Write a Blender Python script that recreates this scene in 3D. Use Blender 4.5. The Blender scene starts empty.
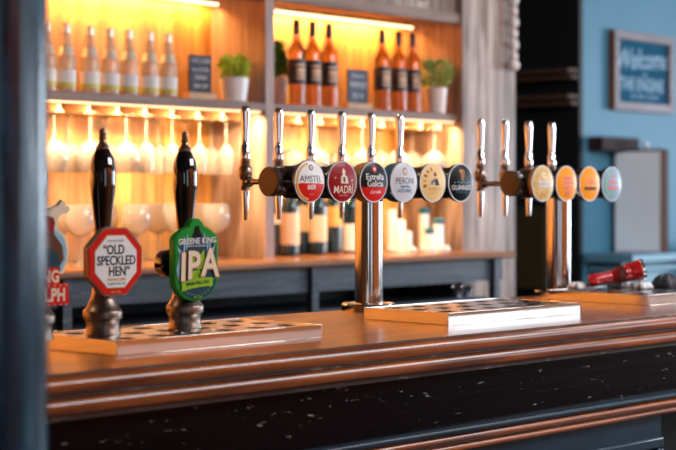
import bpy, math, random
from mathutils import Vector, Matrix
R = math.radians
sc = bpy.context.scene
COL = sc.collection
random.seed(7)

# ------------------------------------------------------------------ camera
CAMZ = 1.41
TH = R(42.4)                     # the view's angle from the back bar's length
cd = bpy.data.cameras.new('camera')
cam = bpy.data.objects.new('camera', cd); COL.objects.link(cam)
cam.location = (0, 0, CAMZ)
cam.rotation_euler = (R(90), 0, TH - R(90))
cd.sensor_width = 36; cd.lens = 85.2; cd.shift_y = -30 / 676
cd.dof.use_dof = True; cd.dof.focus_distance = 3.75; cd.dof.aperture_fstop = 3.3
cd.clip_start = 0.05
sc.camera = cam

# ------------------------------------------------------------------ colour, world, lights
sc.view_settings.view_transform = 'Standard'
sc.view_settings.look = 'None'
sc.view_settings.gamma = 1
sc.view_settings.exposure = 0.4
sc.cycles.max_bounces = 10
sc.cycles.transparent_max_bounces = 16
sc.cycles.caustics_reflective = False
sc.cycles.caustics_refractive = False
sc.cycles.sample_clamp_indirect = 6

w = bpy.data.worlds.new('world'); sc.world = w; w.use_nodes = True
w.node_tree.nodes['Background'].inputs[0].default_value = (0.62, 0.8, 1, 1)
w.node_tree.nodes['Background'].inputs[1].default_value = 0.6

BA = R(-1.69)                    # the front bar stands a little out of line with the back bar
def B(u, v, z=0.0):
    c, s = math.cos(BA), math.sin(BA)
    return Vector((u * c - v * s, u * s + v * c, z))

def area(name, loc, aim, sx, sy, col, power):
    l = bpy.data.lights.new(name, 'AREA'); l.shape = 'RECTANGLE'; l.size = sx; l.size_y = sy
    l.color = col; l.energy = power
    o = bpy.data.objects.new(name, l); COL.objects.link(o)
    o.location = loc
    o.rotation_euler = Vector(aim).to_track_quat('-Z', 'Y').to_euler()
    return o
DAY = (0.74, 0.87, 1.0)
WARM = (1.0, 0.43, 0.11)
WARM2 = (1.0, 0.60, 0.27)
FRONT_Y = -1.9
WINS = [(-2.6, 1.4), (0.9, 0.9), (8.7, 2.2), (11.6, 2.2)]       # centre x and width of the street windows; the narrow one is added for fill
POW = [14, 6, 48, 60]
for (wx, ww), p in zip(WINS, POW):
    area('window_daylight', (wx, FRONT_Y + 0.06, 1.75), (0, 1, 0), ww, 1.7, DAY, p)
area('side_window_daylight', (13.35, 1.2, 1.75), (-1, 0, 0), 2.6, 1.7, DAY, 210)
area('ceiling_fill_light', (4.6, 0.4, 3.0), (-0.15, 0.45, -1), 3.0, 1.6, (0.96, 0.97, 1.0), 175)  # soft fill added overhead to brighten the bar front, not a real fitting
area('ceiling_fill_light', (6.2, 2.2, 3.0), (0.35, 0.3, -1), 1.5, 1.4, (0.78, 0.89, 1.0), 55)  # second added fill, for the blue wall and the cabinet side
# back bar strip lights
for x0, x1, z, y, p in ((-1.4, 4.44, 2.168, 4.715, 42), (4.54, 5.66, 2.168, 4.715, 9),
                        (-1.4, 4.44, 1.722, 4.472, 105), (4.54, 5.66, 1.722, 4.472, 20)):
    area('strip_light', ((x0 + x1) / 2, y, z), (0, 0.42, -1), x1 - x0 - 0.04, 0.010, WARM if z > 2 else WARM2, p)
# unseen warm spots added on the street wall for copper reflections in the trays
for x in (3.2, 4.5, 5.8):
    l = bpy.data.lights.new('warm_wall_fill', 'SPOT'); l.energy = 120; l.color = (1, 0.5, 0.2)
    l.spot_size = R(100); l.spot_blend = 0.8; l.shadow_soft_size = 0.05
    o = bpy.data.objects.new('warm_wall_fill', l); COL.objects.link(o); o.location = (x, -1.25, 2.9)
    o.rotation_euler = Vector((0, -0.55, -1)).to_track_quat('-Z', 'Y').to_euler()
# ceiling downlights over the servery
for x, y in ((1.2, 3.6), (3.0, 3.6)):
    l = bpy.data.lights.new('downlight', 'SPOT'); l.energy = 45; l.color = (1, 0.66, 0.36)
    l.spot_size = R(95); l.spot_blend = 0.7; l.shadow_soft_size = 0.05
    o = bpy.data.objects.new('downlight', l); COL.objects.link(o); o.location = (x, y, 2.98)

# ------------------------------------------------------------------ materials
def nt(name):
    m = bpy.data.materials.new(name); m.use_nodes = True
    t = m.node_tree
    return m, t, t.nodes['Principled BSDF']
def N(t, kind, **kw):
    n = t.nodes.new(kind)
    for k, v in kw.items(): setattr(n, k, v)
    return n
def mat(name, col, rough=0.5, metal=0.0, coat=0.0, emit=None, es=0.0, var=0.0, scale=20, bump=0.0, alpha=None, spec=None):
    m, t, p = nt(name)
    p.inputs['Base Color'].default_value = (*col, 1)
    p.inputs['Roughness'].default_value = rough
    p.inputs['Metallic'].default_value = metal
    p.inputs['Coat Weight'].default_value = coat
    p.inputs['Coat Roughness'].default_value = 0.04
    if spec is not None: p.inputs['Specular IOR Level'].default_value = spec
    if emit:
        p.inputs['Emission Color'].default_value = (*emit, 1); p.inputs['Emission Strength'].default_value = es
    tc = N(t, 'ShaderNodeTexCoord'); nz = N(t, 'ShaderNodeTexNoise')
    nz.inputs['Scale'].default_value = scale; nz.inputs['Detail'].default_value = 4
    t.links.new(tc.outputs['Object'], nz.inputs['Vector'])
    if var:
        mx = N(t, 'ShaderNodeMix', data_type='RGBA')
        mx.inputs['A'].default_value = (*[c * (1 - var) for c in col], 1)
        mx.inputs['B'].default_value = (*[min(1, c * (1 + var)) for c in col], 1)
        t.links.new(nz.outputs['Fac'], mx.inputs['Factor']); t.links.new(mx.outputs['Result'], p.inputs['Base Color'])
    if bump:
        b = N(t, 'ShaderNodeBump'); b.inputs['Strength'].default_value = bump; b.inputs['Distance'].default_value = 0.004
        t.links.new(nz.outputs['Fac'], b.inputs['Height']); t.links.new(b.outputs['Normal'], p.inputs['Normal'])
    return m
def wood(name, ca, cb, axis='X', rough=0.35, spec=None, coat=0.0, stretch=14, scale=3.0, bump=0.15, wear=None, wscale=6, wlo=0.6, whi=0.7, planks=None, coatr=0.08):
    m, t, p = nt(name)
    tc = N(t, 'ShaderNodeTexCoord'); mp = N(t, 'ShaderNodeMapping')
    s = [stretch] * 3; s['XYZ'.index(axis)] = 1.0
    mp.inputs['Scale'].default_value = s
    t.links.new(tc.outputs['Object'], mp.inputs['Vector'])
    nz = N(t, 'ShaderNodeTexNoise'); nz.inputs['Scale'].default_value = scale; nz.inputs['Detail'].default_value = 7
    nz.inputs['Distortion'].default_value = 0.6
    t.links.new(mp.outputs['Vector'], nz.inputs['Vector'])
    cr = N(t, 'ShaderNodeValToRGB')
    cr.color_ramp.elements[0].position = 0.36; cr.color_ramp.elements[0].color = (*ca, 1)
    cr.color_ramp.elements[1].position = 0.66; cr.color_ramp.elements[1].color = (*cb, 1)
    t.links.new(nz.outputs['Fac'], cr.inputs['Fac'])
    out = cr.outputs['Color']
    if planks:                                   # boards of slightly different tone side by side
        ax, wd = planks
        sp = N(t, 'ShaderNodeSeparateXYZ'); t.links.new(tc.outputs['Object'], sp.inputs[0])
        dv = N(t, 'ShaderNodeMath', operation='DIVIDE'); dv.inputs[1].default_value = wd
        t.links.new(sp.outputs[ax], dv.inputs[0])
        fl = N(t, 'ShaderNodeMath', operation='FLOOR'); t.links.new(dv.outputs[0], fl.inputs[0])
        wn = N(t, 'ShaderNodeTexWhiteNoise', noise_dimensions='1D'); t.links.new(fl.outputs[0], wn.inputs['W'])
        mr = N(t, 'ShaderNodeMapRange'); mr.inputs['To Min'].default_value = 0.72; mr.inputs['To Max'].default_value = 1.15
        t.links.new(wn.outputs['Value'], mr.inputs['Value'])
        fr = N(t, 'ShaderNodeMath', operation='FRACT'); t.links.new(dv.outputs[0], fr.inputs[0])
        gp = N(t, 'ShaderNodeMath', operation='GREATER_THAN'); gp.inputs[1].default_value = 0.045
        t.links.new(fr.outputs[0], gp.inputs[0])
        m2 = N(t, 'ShaderNodeMath', operation='MULTIPLY'); t.links.new(mr.outputs[0], m2.inputs[0]); 
        g2 = N(t, 'ShaderNodeMapRange'); g2.inputs['To Min'].default_value = 0.45; g2.inputs['To Max'].default_value = 1
        t.links.new(gp.outputs[0], g2.inputs['Value']); t.links.new(g2.outputs[0], m2.inputs[1])
        mu = N(t, 'ShaderNodeMix', data_type='RGBA', blend_type='MULTIPLY'); mu.inputs['Factor'].default_value = 1
        t.links.new(out, mu.inputs['A']); t.links.new(m2.outputs[0], mu.inputs['B'])
        out = mu.outputs['Result']
    if wear:                                     # scuffs through the finish
        n2 = N(t, 'ShaderNodeTexNoise'); n2.inputs['Scale'].default_value = wscale; n2.inputs['Detail'].default_value = 10
        n2.inputs['Roughness'].default_value = 0.72
        mp2 = N(t, 'ShaderNodeMapping'); s2 = [4] * 3; s2['XYZ'.index(axis)] = 1.0; mp2.inputs['Scale'].default_value = s2
        t.links.new(tc.outputs['Object'], mp2.inputs['Vector']); t.links.new(mp2.outputs['Vector'], n2.inputs['Vector'])
        mr = N(t, 'ShaderNodeMapRange'); mr.inputs['From Min'].default_value = wlo; mr.inputs['From Max'].default_value = whi
        t.links.new(n2.outputs['Fac'], mr.inputs['Value'])
        mx = N(t, 'ShaderNodeMix', data_type='RGBA'); mx.inputs['B'].default_value = (*wear, 1)
        t.links.new(mr.outputs[0], mx.inputs['Factor']); t.links.new(out, mx.inputs['A'])
        out = mx.outputs['Result']
    t.links.new(out, p.inputs['Base Color'])
    p.inputs['Roughness'].default_value = rough; p.inputs['Coat Weight'].default_value = coat
    if spec is not None: p.inputs['Specular IOR Level'].default_value = spec
    p.inputs['Coat Roughness'].default_value = coatr
    if bump:
        b = N(t, 'ShaderNodeBump'); b.inputs['Strength'].default_value = bump; b.inputs['Distance'].default_value = 0.003
        t.links.new(nz.outputs['Fac'], b.inputs['Height']); t.links.new(b.outputs['Normal'], p.inputs['Normal'])
    return m
def glass(name, col=(1, 1, 1), rough=0.0, ior=1.45):
    m, t, p = nt(name)
    p.inputs['Base Color'].default_value = (*col, 1); p.inputs['Roughness'].default_value = rough
    p.inputs['Transmission Weight'].default_value = 1; p.inputs['IOR'].default_value = ior
    return m

M = {}
M['top'] = wood('varnished_bar_top', (0.14, 0.035, 0.005), (0.38, 0.115, 0.016), 'X', 0.28, spec=0.6, bump=0.05)
M['mould'] = wood('varnished_moulding', (0.10, 0.018, 0.002), (0.36, 0.085, 0.006), 'X', 0.29, coat=0.2, stretch=18, bump=0.08,
                  wear=(0.02, 0.012, 0.01), wscale=5, wlo=0.62, whi=0.75)
M['groove'] = wood('dark_scuffed_groove', (0.03, 0.018, 0.012), (0.10, 0.06, 0.05), 'X', 0.6, wear=(0.42, 0.36, 0.33), wscale=12, wlo=0.56, whi=0.72)  # dark brown strips along the mouldings, with pale scuffs
M['frieze'] = wood('worn_dark_frieze', (0.0015, 0.0015, 0.003), (0.004, 0.003, 0.0045), 'X', 0.2, spec=0.10, coat=0.0, stretch=20, bump=0.12,
                   wear=(0.34, 0.31, 0.31), wscale=18, wlo=0.625, whi=0.70)
M['navy'] = wood('dark_navy_paint', (0.008, 0.018, 0.03), (0.010, 0.03, 0.055), 'X', 0.3, spec=0.22, bump=0.06,
                 wear=(0.10, 0.12, 0.14), wscale=9, wlo=0.70, whi=0.75)
M['black'] = mat('matt_black', (0.004, 0.004, 0.005), 0.6, spec=0.2)
M['post'] = wood('blue_black_gloss_paint', (0.001, 0.010, 0.022), (0.004, 0.055, 0.10), 'Z', 0.18, spec=0.3, stretch=7, bump=0.35, scale=4,
                 wear=(0.03, 0.16, 0.28), wscale=7, wlo=0.55, whi=0.75)
M['backpanel'] = wood('pine_back_panel', (0.46, 0.20, 0.04), (0.76, 0.42, 0.11), 'Z', 0.45, coat=0.1, stretch=6, planks=(0, 0.155), bump=0.05)
M['shelf'] = wood('brown_shelf_wood', (0.13, 0.055, 0.03), (0.23, 0.115, 0.07), 'X', 0.4, coat=0.1)
M['counterback'] = wood('back_counter_wood', (0.16, 0.055, 0.018), (0.32, 0.13, 0.05), 'X', 0.28, coat=0.4)
M['divider'] = wood('pale_greyed_wood', (0.28, 0.19, 0.16), (0.42, 0.31, 0.28), 'Z', 0.5)
M['pilaster'] = wood('limed_boards', (0.17, 0.09, 0.055), (0.52, 0.38, 0.32), 'Z', 0.45, coat=0.1, stretch=9, planks=(0, 0.1), bump=0.1)
M['header'] = wood('greyed_header_wood', (0.17, 0.09, 0.06), (0.32, 0.20, 0.15), 'X', 0.45)
M['apron'] = wood('grey_blue_distressed_wood', (0.012, 0.016, 0.026), (0.05, 0.06, 0.085), 'X', 0.45, wear=(0.16, 0.17, 0.20), wscale=8, wlo=0.6, whi=0.75)
M['bluewall'] = mat('blue_wall_paint', (0.075, 0.25, 0.37), 0.55, var=0.12, scale=3)
M['bluetrim'] = mat('blue_trim_paint', (0.15, 0.34, 0.46), 0.4, var=0.1)
M['bluedeep'] = mat('deep_blue_fabric', (0.02, 0.20, 0.34), 0.8, var=0.35, scale=40)
M['darkwall'] = mat('black_paint', (0.006, 0.006, 0.008), 0.6, var=0.2)
M['plaster'] = mat('grey_plaster', (0.30, 0.31, 0.33), 0.8, var=0.1)
M['plasterdark'] = mat('warm_plaster', (0.52, 0.19, 0.05), 0.7, var=0.15)
M['ceiling'] = mat('ceiling_paint', (0.22, 0.19, 0.17), 0.8, var=0.08)
M['floor'] = wood('floor_boards', (0.06, 0.035, 0.02), (0.13, 0.075, 0.045), 'X', 0.4, planks=(1, 0.12))
M['olive'] = mat('olive_brown_panel', (0.060, 0.045, 0.018), 0.5, var=0.3, scale=25)
M['steel'] = mat('polished_steel', (0.80, 0.76, 0.72), 0.07, 1.0, bump=0.03, scale=6)
M['traytop'] = mat('brushed_steel', (0.70, 0.69, 0.69), 0.22, 1.0, bump=0.05, scale=30)
M['hole'] = mat('dark_steel_well', (0.16, 0.13, 0.11), 0.25, 1.0)  # darker, browner steel tone inside the round holes
M['chrome'] = mat('chrome', (0.84, 0.85, 0.87), 0.10, 1.0)
M['darkchrome'] = mat('black_nickel', (0.22, 0.185, 0.165), 0.16, 1.0)
M['column'] = mat('polished_column_steel', (0.50, 0.47, 0.45), 0.12, 1.0)
M['bronze'] = mat('dull_bronze', (0.30, 0.21, 0.16), 0.32, 1.0, var=0.2, scale=40)
M['rim'] = mat('satin_badge_rim', (0.42, 0.40, 0.38), 0.3, 1.0)
M['capbrown'] = mat('brown_cap', (0.05, 0.028, 0.02), 0.4, 0.2, var=0.15)
M['pewter'] = mat('brushed_pewter', (0.19, 0.145, 0.12), 0.36, 1.0, var=0.15, scale=60)
M['blackgloss'] = mat('gloss_black_handle', (0.004, 0.004, 0.006), 0.05, 0.0, 1.0)
M['led'] = mat('led_strip', (1, 0.9, 0.7), 0.5, emit=(1.0, 0.74, 0.42), es=2.5)
M['ledlow'] = mat('led_strip_under_shelf', (1, 0.8, 0.5), 0.5, emit=(1.0, 0.58, 0.26), es=1.6)
M['clearglass'] = glass('clear_glass', (0.98, 0.98, 1.0), 0.05, 1.35); M['clearglass'].node_tree.nodes['Principled BSDF'].inputs['Transmission Weight'].default_value = 0.80
M['bottleglass'] = glass('pale_bottle_glass', (1.0, 0.92, 0.72), 0.05, 1.35); M['bottleglass'].node_tree.nodes['Principled BSDF'].inputs['Transmission Weight'].default_value = 0.62
M['amber'] = glass('amber_wine_glass', (0.62, 0.34, 0.12))
M['greenglass'] = mat('dark_green_bottle', (0.004, 0.02, 0.03), 0.06, 0.0, 0.8)
M['label_white'] = mat('white_label', (0.82, 0.80, 0.78), 0.5, var=0.06)
M['label_cream'] = mat('cream_label', (0.72, 0.58, 0.42), 0.5, var=0.12)
M['label_gold'] = mat('gold_label', (0.75, 0.42, 0.12), 0.4, var=0.25, scale=50)
M['label_black'] = mat('black_label', (0.012, 0.010, 0.016), 0.4)
M['label_copper'] = mat('copper_print', (0.55, 0.30, 0.16), 0.35, 0.5)
M['label_yellow'] = mat('lemon_print', (0.60, 0.55, 0.10), 0.5)
M['capsule'] = mat('black_capsule', (0.008, 0.008, 0.012), 0.3, 0.2)
M['foil'] = mat('pale_foil', (0.85, 0.78, 0.62), 0.3, 0.4)
M['pot'] = mat('white_ceramic', (0.80, 0.77, 0.76), 0.25, coat=0.3)
M['potpink'] = mat('pinkish_ceramic', (0.72, 0.56, 0.50), 0.3, coat=0.3)
M['soil'] = mat('soil', (0.03, 0.02, 0.012), 0.9)
M['leaf'] = mat('fresh_leaf', (0.42, 0.62, 0.05), 0.5, var=0.5, scale=60)
M['leafdark'] = mat('dark_leaf', (0.06, 0.17, 0.02), 0.5, var=0.5, scale=60)
M['leafgrey'] = mat('sage_leaf', (0.32, 0.44, 0.12), 0.55, var=0.5, scale=60)
M['slate'] = mat('chalkboard', (0.018, 0.020, 0.035), 0.55, var=0.3)
M['slateblue'] = mat('dusty_chalkboard', (0.065, 0.085, 0.12), 0.6, var=0.35, scale=30)
M['chalk'] = mat('chalk', (0.62, 0.62, 0.66), 0.9)
M['signboard'] = mat('sign_board_blue', (0.016, 0.115, 0.20), 0.7, var=0.15, spec=0.05)
M['signtext'] = mat('sign_lettering', (0.48, 0.66, 0.82), 0.8, spec=0.05)
M['signframe'] = wood('washed_frame_wood', (0.18, 0.13, 0.14), (0.30, 0.24, 0.26), 'X', 0.5)
M['woodstand'] = wood('small_pine_stand', (0.50, 0.28, 0.14), (0.68, 0.42, 0.24), 'X', 0.5)
M['brownwood'] = wood('red_brown_wood', (0.16, 0.05, 0.02), (0.30, 0.11, 0.045), 'Z', 0.5, spec=0.3)
M['cabinetbrown'] = wood('cabinet_brown_wood', (0.05, 0.014, 0.004), (0.13, 0.04, 0.012), 'Z', 0.6, spec=0.15)
M['darkbrown'] = wood('dark_brown_wood', (0.03, 0.018, 0.018), (0.07, 0.045, 0.05), 'X', 0.6, spec=0.1)
M['shelfbrown'] = wood('wall_shelf_wood', (0.07, 0.035, 0.02), (0.13, 0.075, 0.05), 'Y', 0.5, spec=0.15)
M['silverpanel'] = mat('pale_silver_paint', (0.88, 0.92, 0.97), 0.35, var=0.12, scale=6)
M['canister'] = mat('white_canister', (0.84, 0.83, 0.84), 0.3, coat=0.3)
M['teal'] = mat('teal_lid', (0.01, 0.13, 0.21), 0.35)
M['torchred'] = mat('red_anodised', (0.55, 0.008, 0.012), 0.28, 0.15, 0.6)
M['torchdark'] = mat('dark_red_rubber', (0.10, 0.008, 0.008), 0.4)
M['cloth'] = mat('white_cloth', (0.72, 0.70, 0.68), 0.85, var=0.1, bump=0.6, scale=60)
M['clothdark'] = mat('charcoal_cloth', (0.05, 0.05, 0.06), 0.8, var=0.5, bump=0.6, scale=50)
M['bead'] = mat('cream_bead', (0.75, 0.66, 0.60), 0.4)
# print colours for clips and badges
def pc(n, c, **k): M[n] = mat('print_' + n, c, k.pop('rough', 0.35), coat=k.pop('coat', 0.10), spec=0.12, **k)
pc('red', (0.62, 0.012, 0.008)); pc('deepred', (0.28, 0.004, 0.010)); pc('white', (0.82, 0.81, 0.80)); pc('cream', (0.80, 0.68, 0.50))
pc('ink', (0.008, 0.03, 0.05)); pc('jet', (0.0015, 0.0015, 0.002)); pc('gold', (0.70, 0.40, 0.12)); pc('green', (0.008, 0.26, 0.03))
pc('edgegreen', (0.02, 0.38, 0.05)); pc('lime', (0.28, 0.50, 0.02)); pc('tealdark', (0.015, 0.06, 0.085)); pc('skyblue', (0.28, 0.50, 0.62)); pc('silver', (0.58, 0.60, 0.64))
pc('orange', (0.85, 0.30, 0.015)); pc('copper', (0.55, 0.25, 0.09)); pc('blue', (0.03, 0.16, 0.30)); pc('straw', (0.80, 0.55, 0.24))
pc('greyblue', (0.22, 0.34, 0.44)); pc('mottle', (0.72, 0.42, 0.16), var=0.6, scale=70); pc('brown', (0.12, 0.05, 0.03)); pc('palegreen', (0.25, 0.62, 0.10))
pc('patgold', (0.55, 0.27, 0.10), var=0.8, scale=90); pc('pink', (0.75, 0.16, 0.14))

# ------------------------------------------------------------------ mesh building
class MB:
    def __init__(s): s.v = []; s.f = []; s.m = []; s.s = []; s.mats = []
    def mi(s, m):
        m = M[m] if isinstance(m, str) else m
        if m not in s.mats: s.mats.append(m)
        return s.mats.index(m)
    def add(s, vs, fs, m, smooth=False, mx=None):
        o = len(s.v); k = s.mi(m)
        for p in vs:
            p = Vector(p)
            if mx: p = mx @ p
            s.v.append(tuple(p))
        for f in fs: s.f.append([i + o for i in f]); s.m.append(k); s.s.append(smooth)
        return s
    def box(s, x0, x1, y0, y1, z0, z1, m, mx=None):
        vs = [(x, y, z) for z in (z0, z1) for y in (y0, y1) for x in (x0, x1)]
        return s.add(vs, [(0, 2, 3, 1), (4, 5, 7, 6), (0, 1, 5, 4), (1, 3, 7, 5), (3, 2, 6, 7), (2, 0, 4, 6)], m, False, mx)
    def rbox(s, x0, x1, y0, y1, z0, z1, m, b=0.004, mx=None):           # chamfered box, extruded along x
        pr = [(y0 + b, z0), (y1 - b, z0), (y1, z0 + b), (y1, z1 - b), (y1 - b, z1), (y0 + b, z1), (y0, z1 - b), (y0, z0 + b)]
        return s.extrude_x(pr, x0, x1, m, False, mx)
    def extrude_x(s, prof, x0, x1, m, smooth=False, mx=None):          # prof = (y, z)
        n = len(prof)
        vs = [(x0, y, z) for y, z in prof] + [(x1, y, z) for y, z in prof]
        fs = [(i, (i + 1) % n, n + (i + 1) % n, n + i) for i in range(n)]
        s.add(vs, fs, m, smooth, mx)
        o = len(s.v) - 2 * n; k = s.mi(m)
        s.f += [[o + i for i in range(n)][::-1], [o + n + i for i in range(n)]]; s.m += [k, k]; s.s += [False, False]
        return s
    def plate(s, out, y0, y1, m, ms=None, mx=None):                    # outline (x, z) extruded from y0 (front) to y1
        n = len(out)
        vs = [(x, y0, z) for x, z in out] + [(x, y1, z) for x, z in out]
        s.add(vs, [(i, (i + 1) % n, n + (i + 1) % n, n + i) for i in range(n)], ms or m, False, mx)
        o = len(s.v) - 2 * n; k = s.mi(m)
        s.f += [[o + i for i in range(n)][::-1], [o + n + i for i in range(n)]]; s.m += [k, k]; s.s += [False, False]
        return s
    def lathe(s, prof, m, n=32, mx=None, cap=True, smooth=True):        # prof = (r, z)
        vs = []; fs = []
        for r, z in prof:
            for i in range(n):
                a = 2 * math.pi * i / n; vs.append((r * math.cos(a), r * math.sin(a), z))
        for j in range(len(prof) - 1):
            for i in range(n):
                i2 = (i + 1) % n
                fs.append((j * n + i, j * n + i2, (j + 1) * n + i2, (j + 1) * n + i))
        s.add(vs, fs, m, smooth, mx)
        if cap:
            o = len(s.v) - len(vs); k = s.mi(m)
            if prof[0][0] > 1e-5: s.f.append([o + i for i in range(n)][::-1]); s.m.append(k); s.s.append(False)
            if prof[-1][0] > 1e-5: s.f.append([o + (len(prof) - 1) * n + i for i in range(n)]); s.m.append(k); s.s.append(False)
        return s
    def tube(s, p0, p1, r0, r1, m, n=20, smooth=True):
        p0, p1 = Vector(p0), Vector(p1); d = p1 - p0
        mx = Matrix.Translation(p0) @ d.to_track_quat('Z', 'Y').to_matrix().to_4x4()
        return s.lathe([(r0, 0), (r1, d.length)], m, n, mx, True, smooth)
    def ball(s, c, r, m, n=16, sz=1.0):
        pr = [(max(1e-6, r * math.sin(math.pi * j / 10)), -r * sz * math.cos(math.pi * j / 10)) for j in range(11)]
        return s.lathe(pr, m, n, Matrix.Translation(Vector(c)), False)
    def text(s, body, size, x, z, y, m, xs=1.0, bold=0.0, depth=0.0006, rot=0.0, shear=0.0, fn=None):
        c = bpy.data.curves.new('txt', 'FONT'); c.body = body; c.size = size; c.align_x = 'CENTER'; c.align_y = 'CENTER'
        c.offset = bold * size; c.resolution_u = 3; c.shear = shear
        if not fn: c.extrude = depth
        o = bpy.data.objects.new('txt', c); COL.objects.link(o)
        me = bpy.data.meshes.new_from_object(o)
        vs = [tuple(v.co) for v in me.vertices]; fs = [tuple(p.vertices) for p in me.polygons]
        bpy.data.objects.remove(o); bpy.data.curves.remove(c); bpy.data.meshes.remove(me)
        ca, sa = math.cos(rot), math.sin(rot); out = []
        for a, b, e in vs:
            a *= xs; px, pz = x + a * ca - b * sa, z + a * sa + b * ca
            yy = y - e
            if fn: yy = fn(px, pz)
            out.append((px, yy, pz))
        return s.add(out, fs, m)
    def build(s, name, parent=None, loc=(0, 0, 0), rz=0.0, bevel=0.0, sub=0, mxs=None):
        me = bpy.data.meshes.new(name); me.from_pydata(s.v, [], s.f)
        for m in s.mats: me.materials.append(m)
        me.polygons.foreach_set('material_index', s.m); me.polygons.foreach_set('use_smooth', s.s)
        me.update()
        me.set_sharp_from_angle(angle=R(31))
        o = bpy.data.objects.new(name, me); COL.objects.link(o)
        o.location = loc; o.rotation_euler = (0, 0, rz); o.parent = parent
        if bevel:
            b = o.modifiers.new('bevel', 'BEVEL'); b.width = bevel; b.segments = 2; b.limit_method = 'ANGLE'; b.angle_limit = R(40)
        if sub:
            b = o.modifiers.new('subsurf', 'SUBSURF'); b.levels = sub; b.render_levels = sub
        return o
def tag(o, label=None, cat=None, group=None, kind=None):
    if label: o['label'] = label
    if cat: o['category'] = cat
    if group: o['group'] = group
    if kind: o['kind'] = kind
    return o
def thing(name, label, cat, loc, rz=0.0, group=None):
    o = bpy.data.objects.new(name, None); COL.objects.link(o); o.location = loc; o.rotation_euler = (0, 0, rz)
    o.empty_display_size = 0.05
    return tag(o, label, cat, group)
KIDS = {}
def kids(o): return [c for c in bpy.data.objects if c.parent == o]
def dup(root, loc, label, rz=None, sc_=None):
    def cp(o, par):
        c = o.copy(); COL.objects.link(c); c.parent = par
        for k in kids(o): cp(k, c)
        return c
    c = cp(root, None); c.location = loc
    if rz is not None: c.rotation_euler = (0, 0, rz)
    if sc_: c.scale = sc_
    c['label'] = label
    return c
def struct(o): o['kind'] = 'structure'; return o
def ray_u(px, v, th=TH):                        # position along a line parallel to a counter, v metres off
    d = (px - 338) / 1600
    return v * (math.cos(th) + d * math.sin(th)) / (math.sin(th) - d * math.cos(th))
THB = TH - BA
def bu(px, v): return ray_u(px, v, THB)
def ku(px, v): return ray_u(px, v, TH)

# ------------------------------------------------------------------ room
CH = 3.05
struct(MB().box(-5, 13.5, FRONT_Y - 0.2, 6.2, -0.05, 0, 'floor').build('floor'))
struct(MB().box(-5, 13.5, FRONT_Y - 0.2, 6.2, CH, CH + 0.05, 'ceiling').build('ceiling'))
struct(MB().box(-5, 7.465, 6.0, 6.1, 0, CH, 'darkwall').build('wall_back'))
struct(MB().box(-5.1, -5, FRONT_Y - 0.2, 6.2, 0, CH, 'plasterdark').build('wall_left'))
# blue wall facing the customers and its black return beside the servery door
struct(MB().box(7.50, 13.5, 5.0, 5.12, 0, CH, 'bluewall').build('wall_right'))
struct(MB().box(7.465, 7.50, 5.0, 6.0, 0, CH, 'darkwall').build('wall_return'))
# street wall behind the camera, pierced by windows
fw = MB()
edges = [-5]
for wx, ww in WINS: edges += [wx - ww / 2, wx + ww / 2]
edges.append(13.5)
for i in range(0, len(edges), 2): fw.box(edges[i], edges[i + 1], FRONT_Y - 0.15, FRONT_Y, 0, CH, 'plasterdark')
for wx, ww in WINS:
    fw.box(wx - ww / 2, wx + ww / 2, FRONT_Y - 0.15, FRONT_Y, 0, 0.88, 'plasterdark')
    fw.box(wx - ww / 2, wx + ww / 2, FRONT_Y - 0.15, FRONT_Y, 2.62, CH, 'plasterdark')
struct(fw.build('wall_front'))
sw = MB()
sw.box(13.4, 13.5, FRONT_Y, -0.12, 0, CH, 'plaster'); sw.box(13.4, 13.5, 2.52, 5.0, 0, CH, 'plaster')
sw.box(13.4, 13.5, -0.12, 2.52, 0, 0.88, 'plaster'); sw.box(13.4, 13.5, -0.12, 2.52, 2.62, CH, 'plaster')
struct(sw.build('wall_far_right'))
for i, (wx, ww) in enumerate(WINS):
    m = MB()
    for x in (wx - ww / 2 + 0.03, wx, wx + ww / 2 - 0.03): m.box(x - 0.03, x + 0.03, FRONT_Y - 0.1, FRONT_Y - 0.02, 0.88, 2.62, 'divider')
    for z in (0.91, 2.0, 2.59): m.box(wx - ww / 2, wx + ww / 2, FRONT_Y - 0.09, FRONT_Y - 0.03, z - 0.03, z + 0.03, 'divider')
    struct(m.build('window_%d' % (i + 1)))

# painted post at the left of the opening
pc_ = Vector((math.cos(TH) * 2.0 + math.sin(TH) * -0.446, math.sin(TH) * 2.0 + math.cos(TH) * 0.446, 0))
pm = MB(); pr = []
for i in range(32):
    a = 2 * math.pi * i / 32
    q = 0.074 * (1 + 0.12 * abs(math.sin(2 * a)))
    pr.append((q * math.cos(a), q * math.sin(a)))
vs = []; fs = []
zs = [0, 0.12, 0.13] + [0.2 + 0.14 * k for k in range(21)]
for j, z in enumerate(zs):
    g = 1.15 if j < 2 else 1.0
    for x, y in pr: vs.append((x * g * (1 + random.uniform(-0.01, 0.01)), y * g * (1 + random.uniform(-0.01, 0.01)), min(z, CH)))
n = 32
for j in range(len(zs) - 1):
    for i in range(n): fs.append((j * n + i, j * n + (i + 1) % n, (j + 1) * n + (i + 1) % n, (j + 1) * n + i))
pm.add(vs, fs, 'post', True)
tag(pm.build('painted_post', loc=pc_, rz=R(20)), 'tall glossy blue-black painted post at the left edge of the view', 'post')

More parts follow.
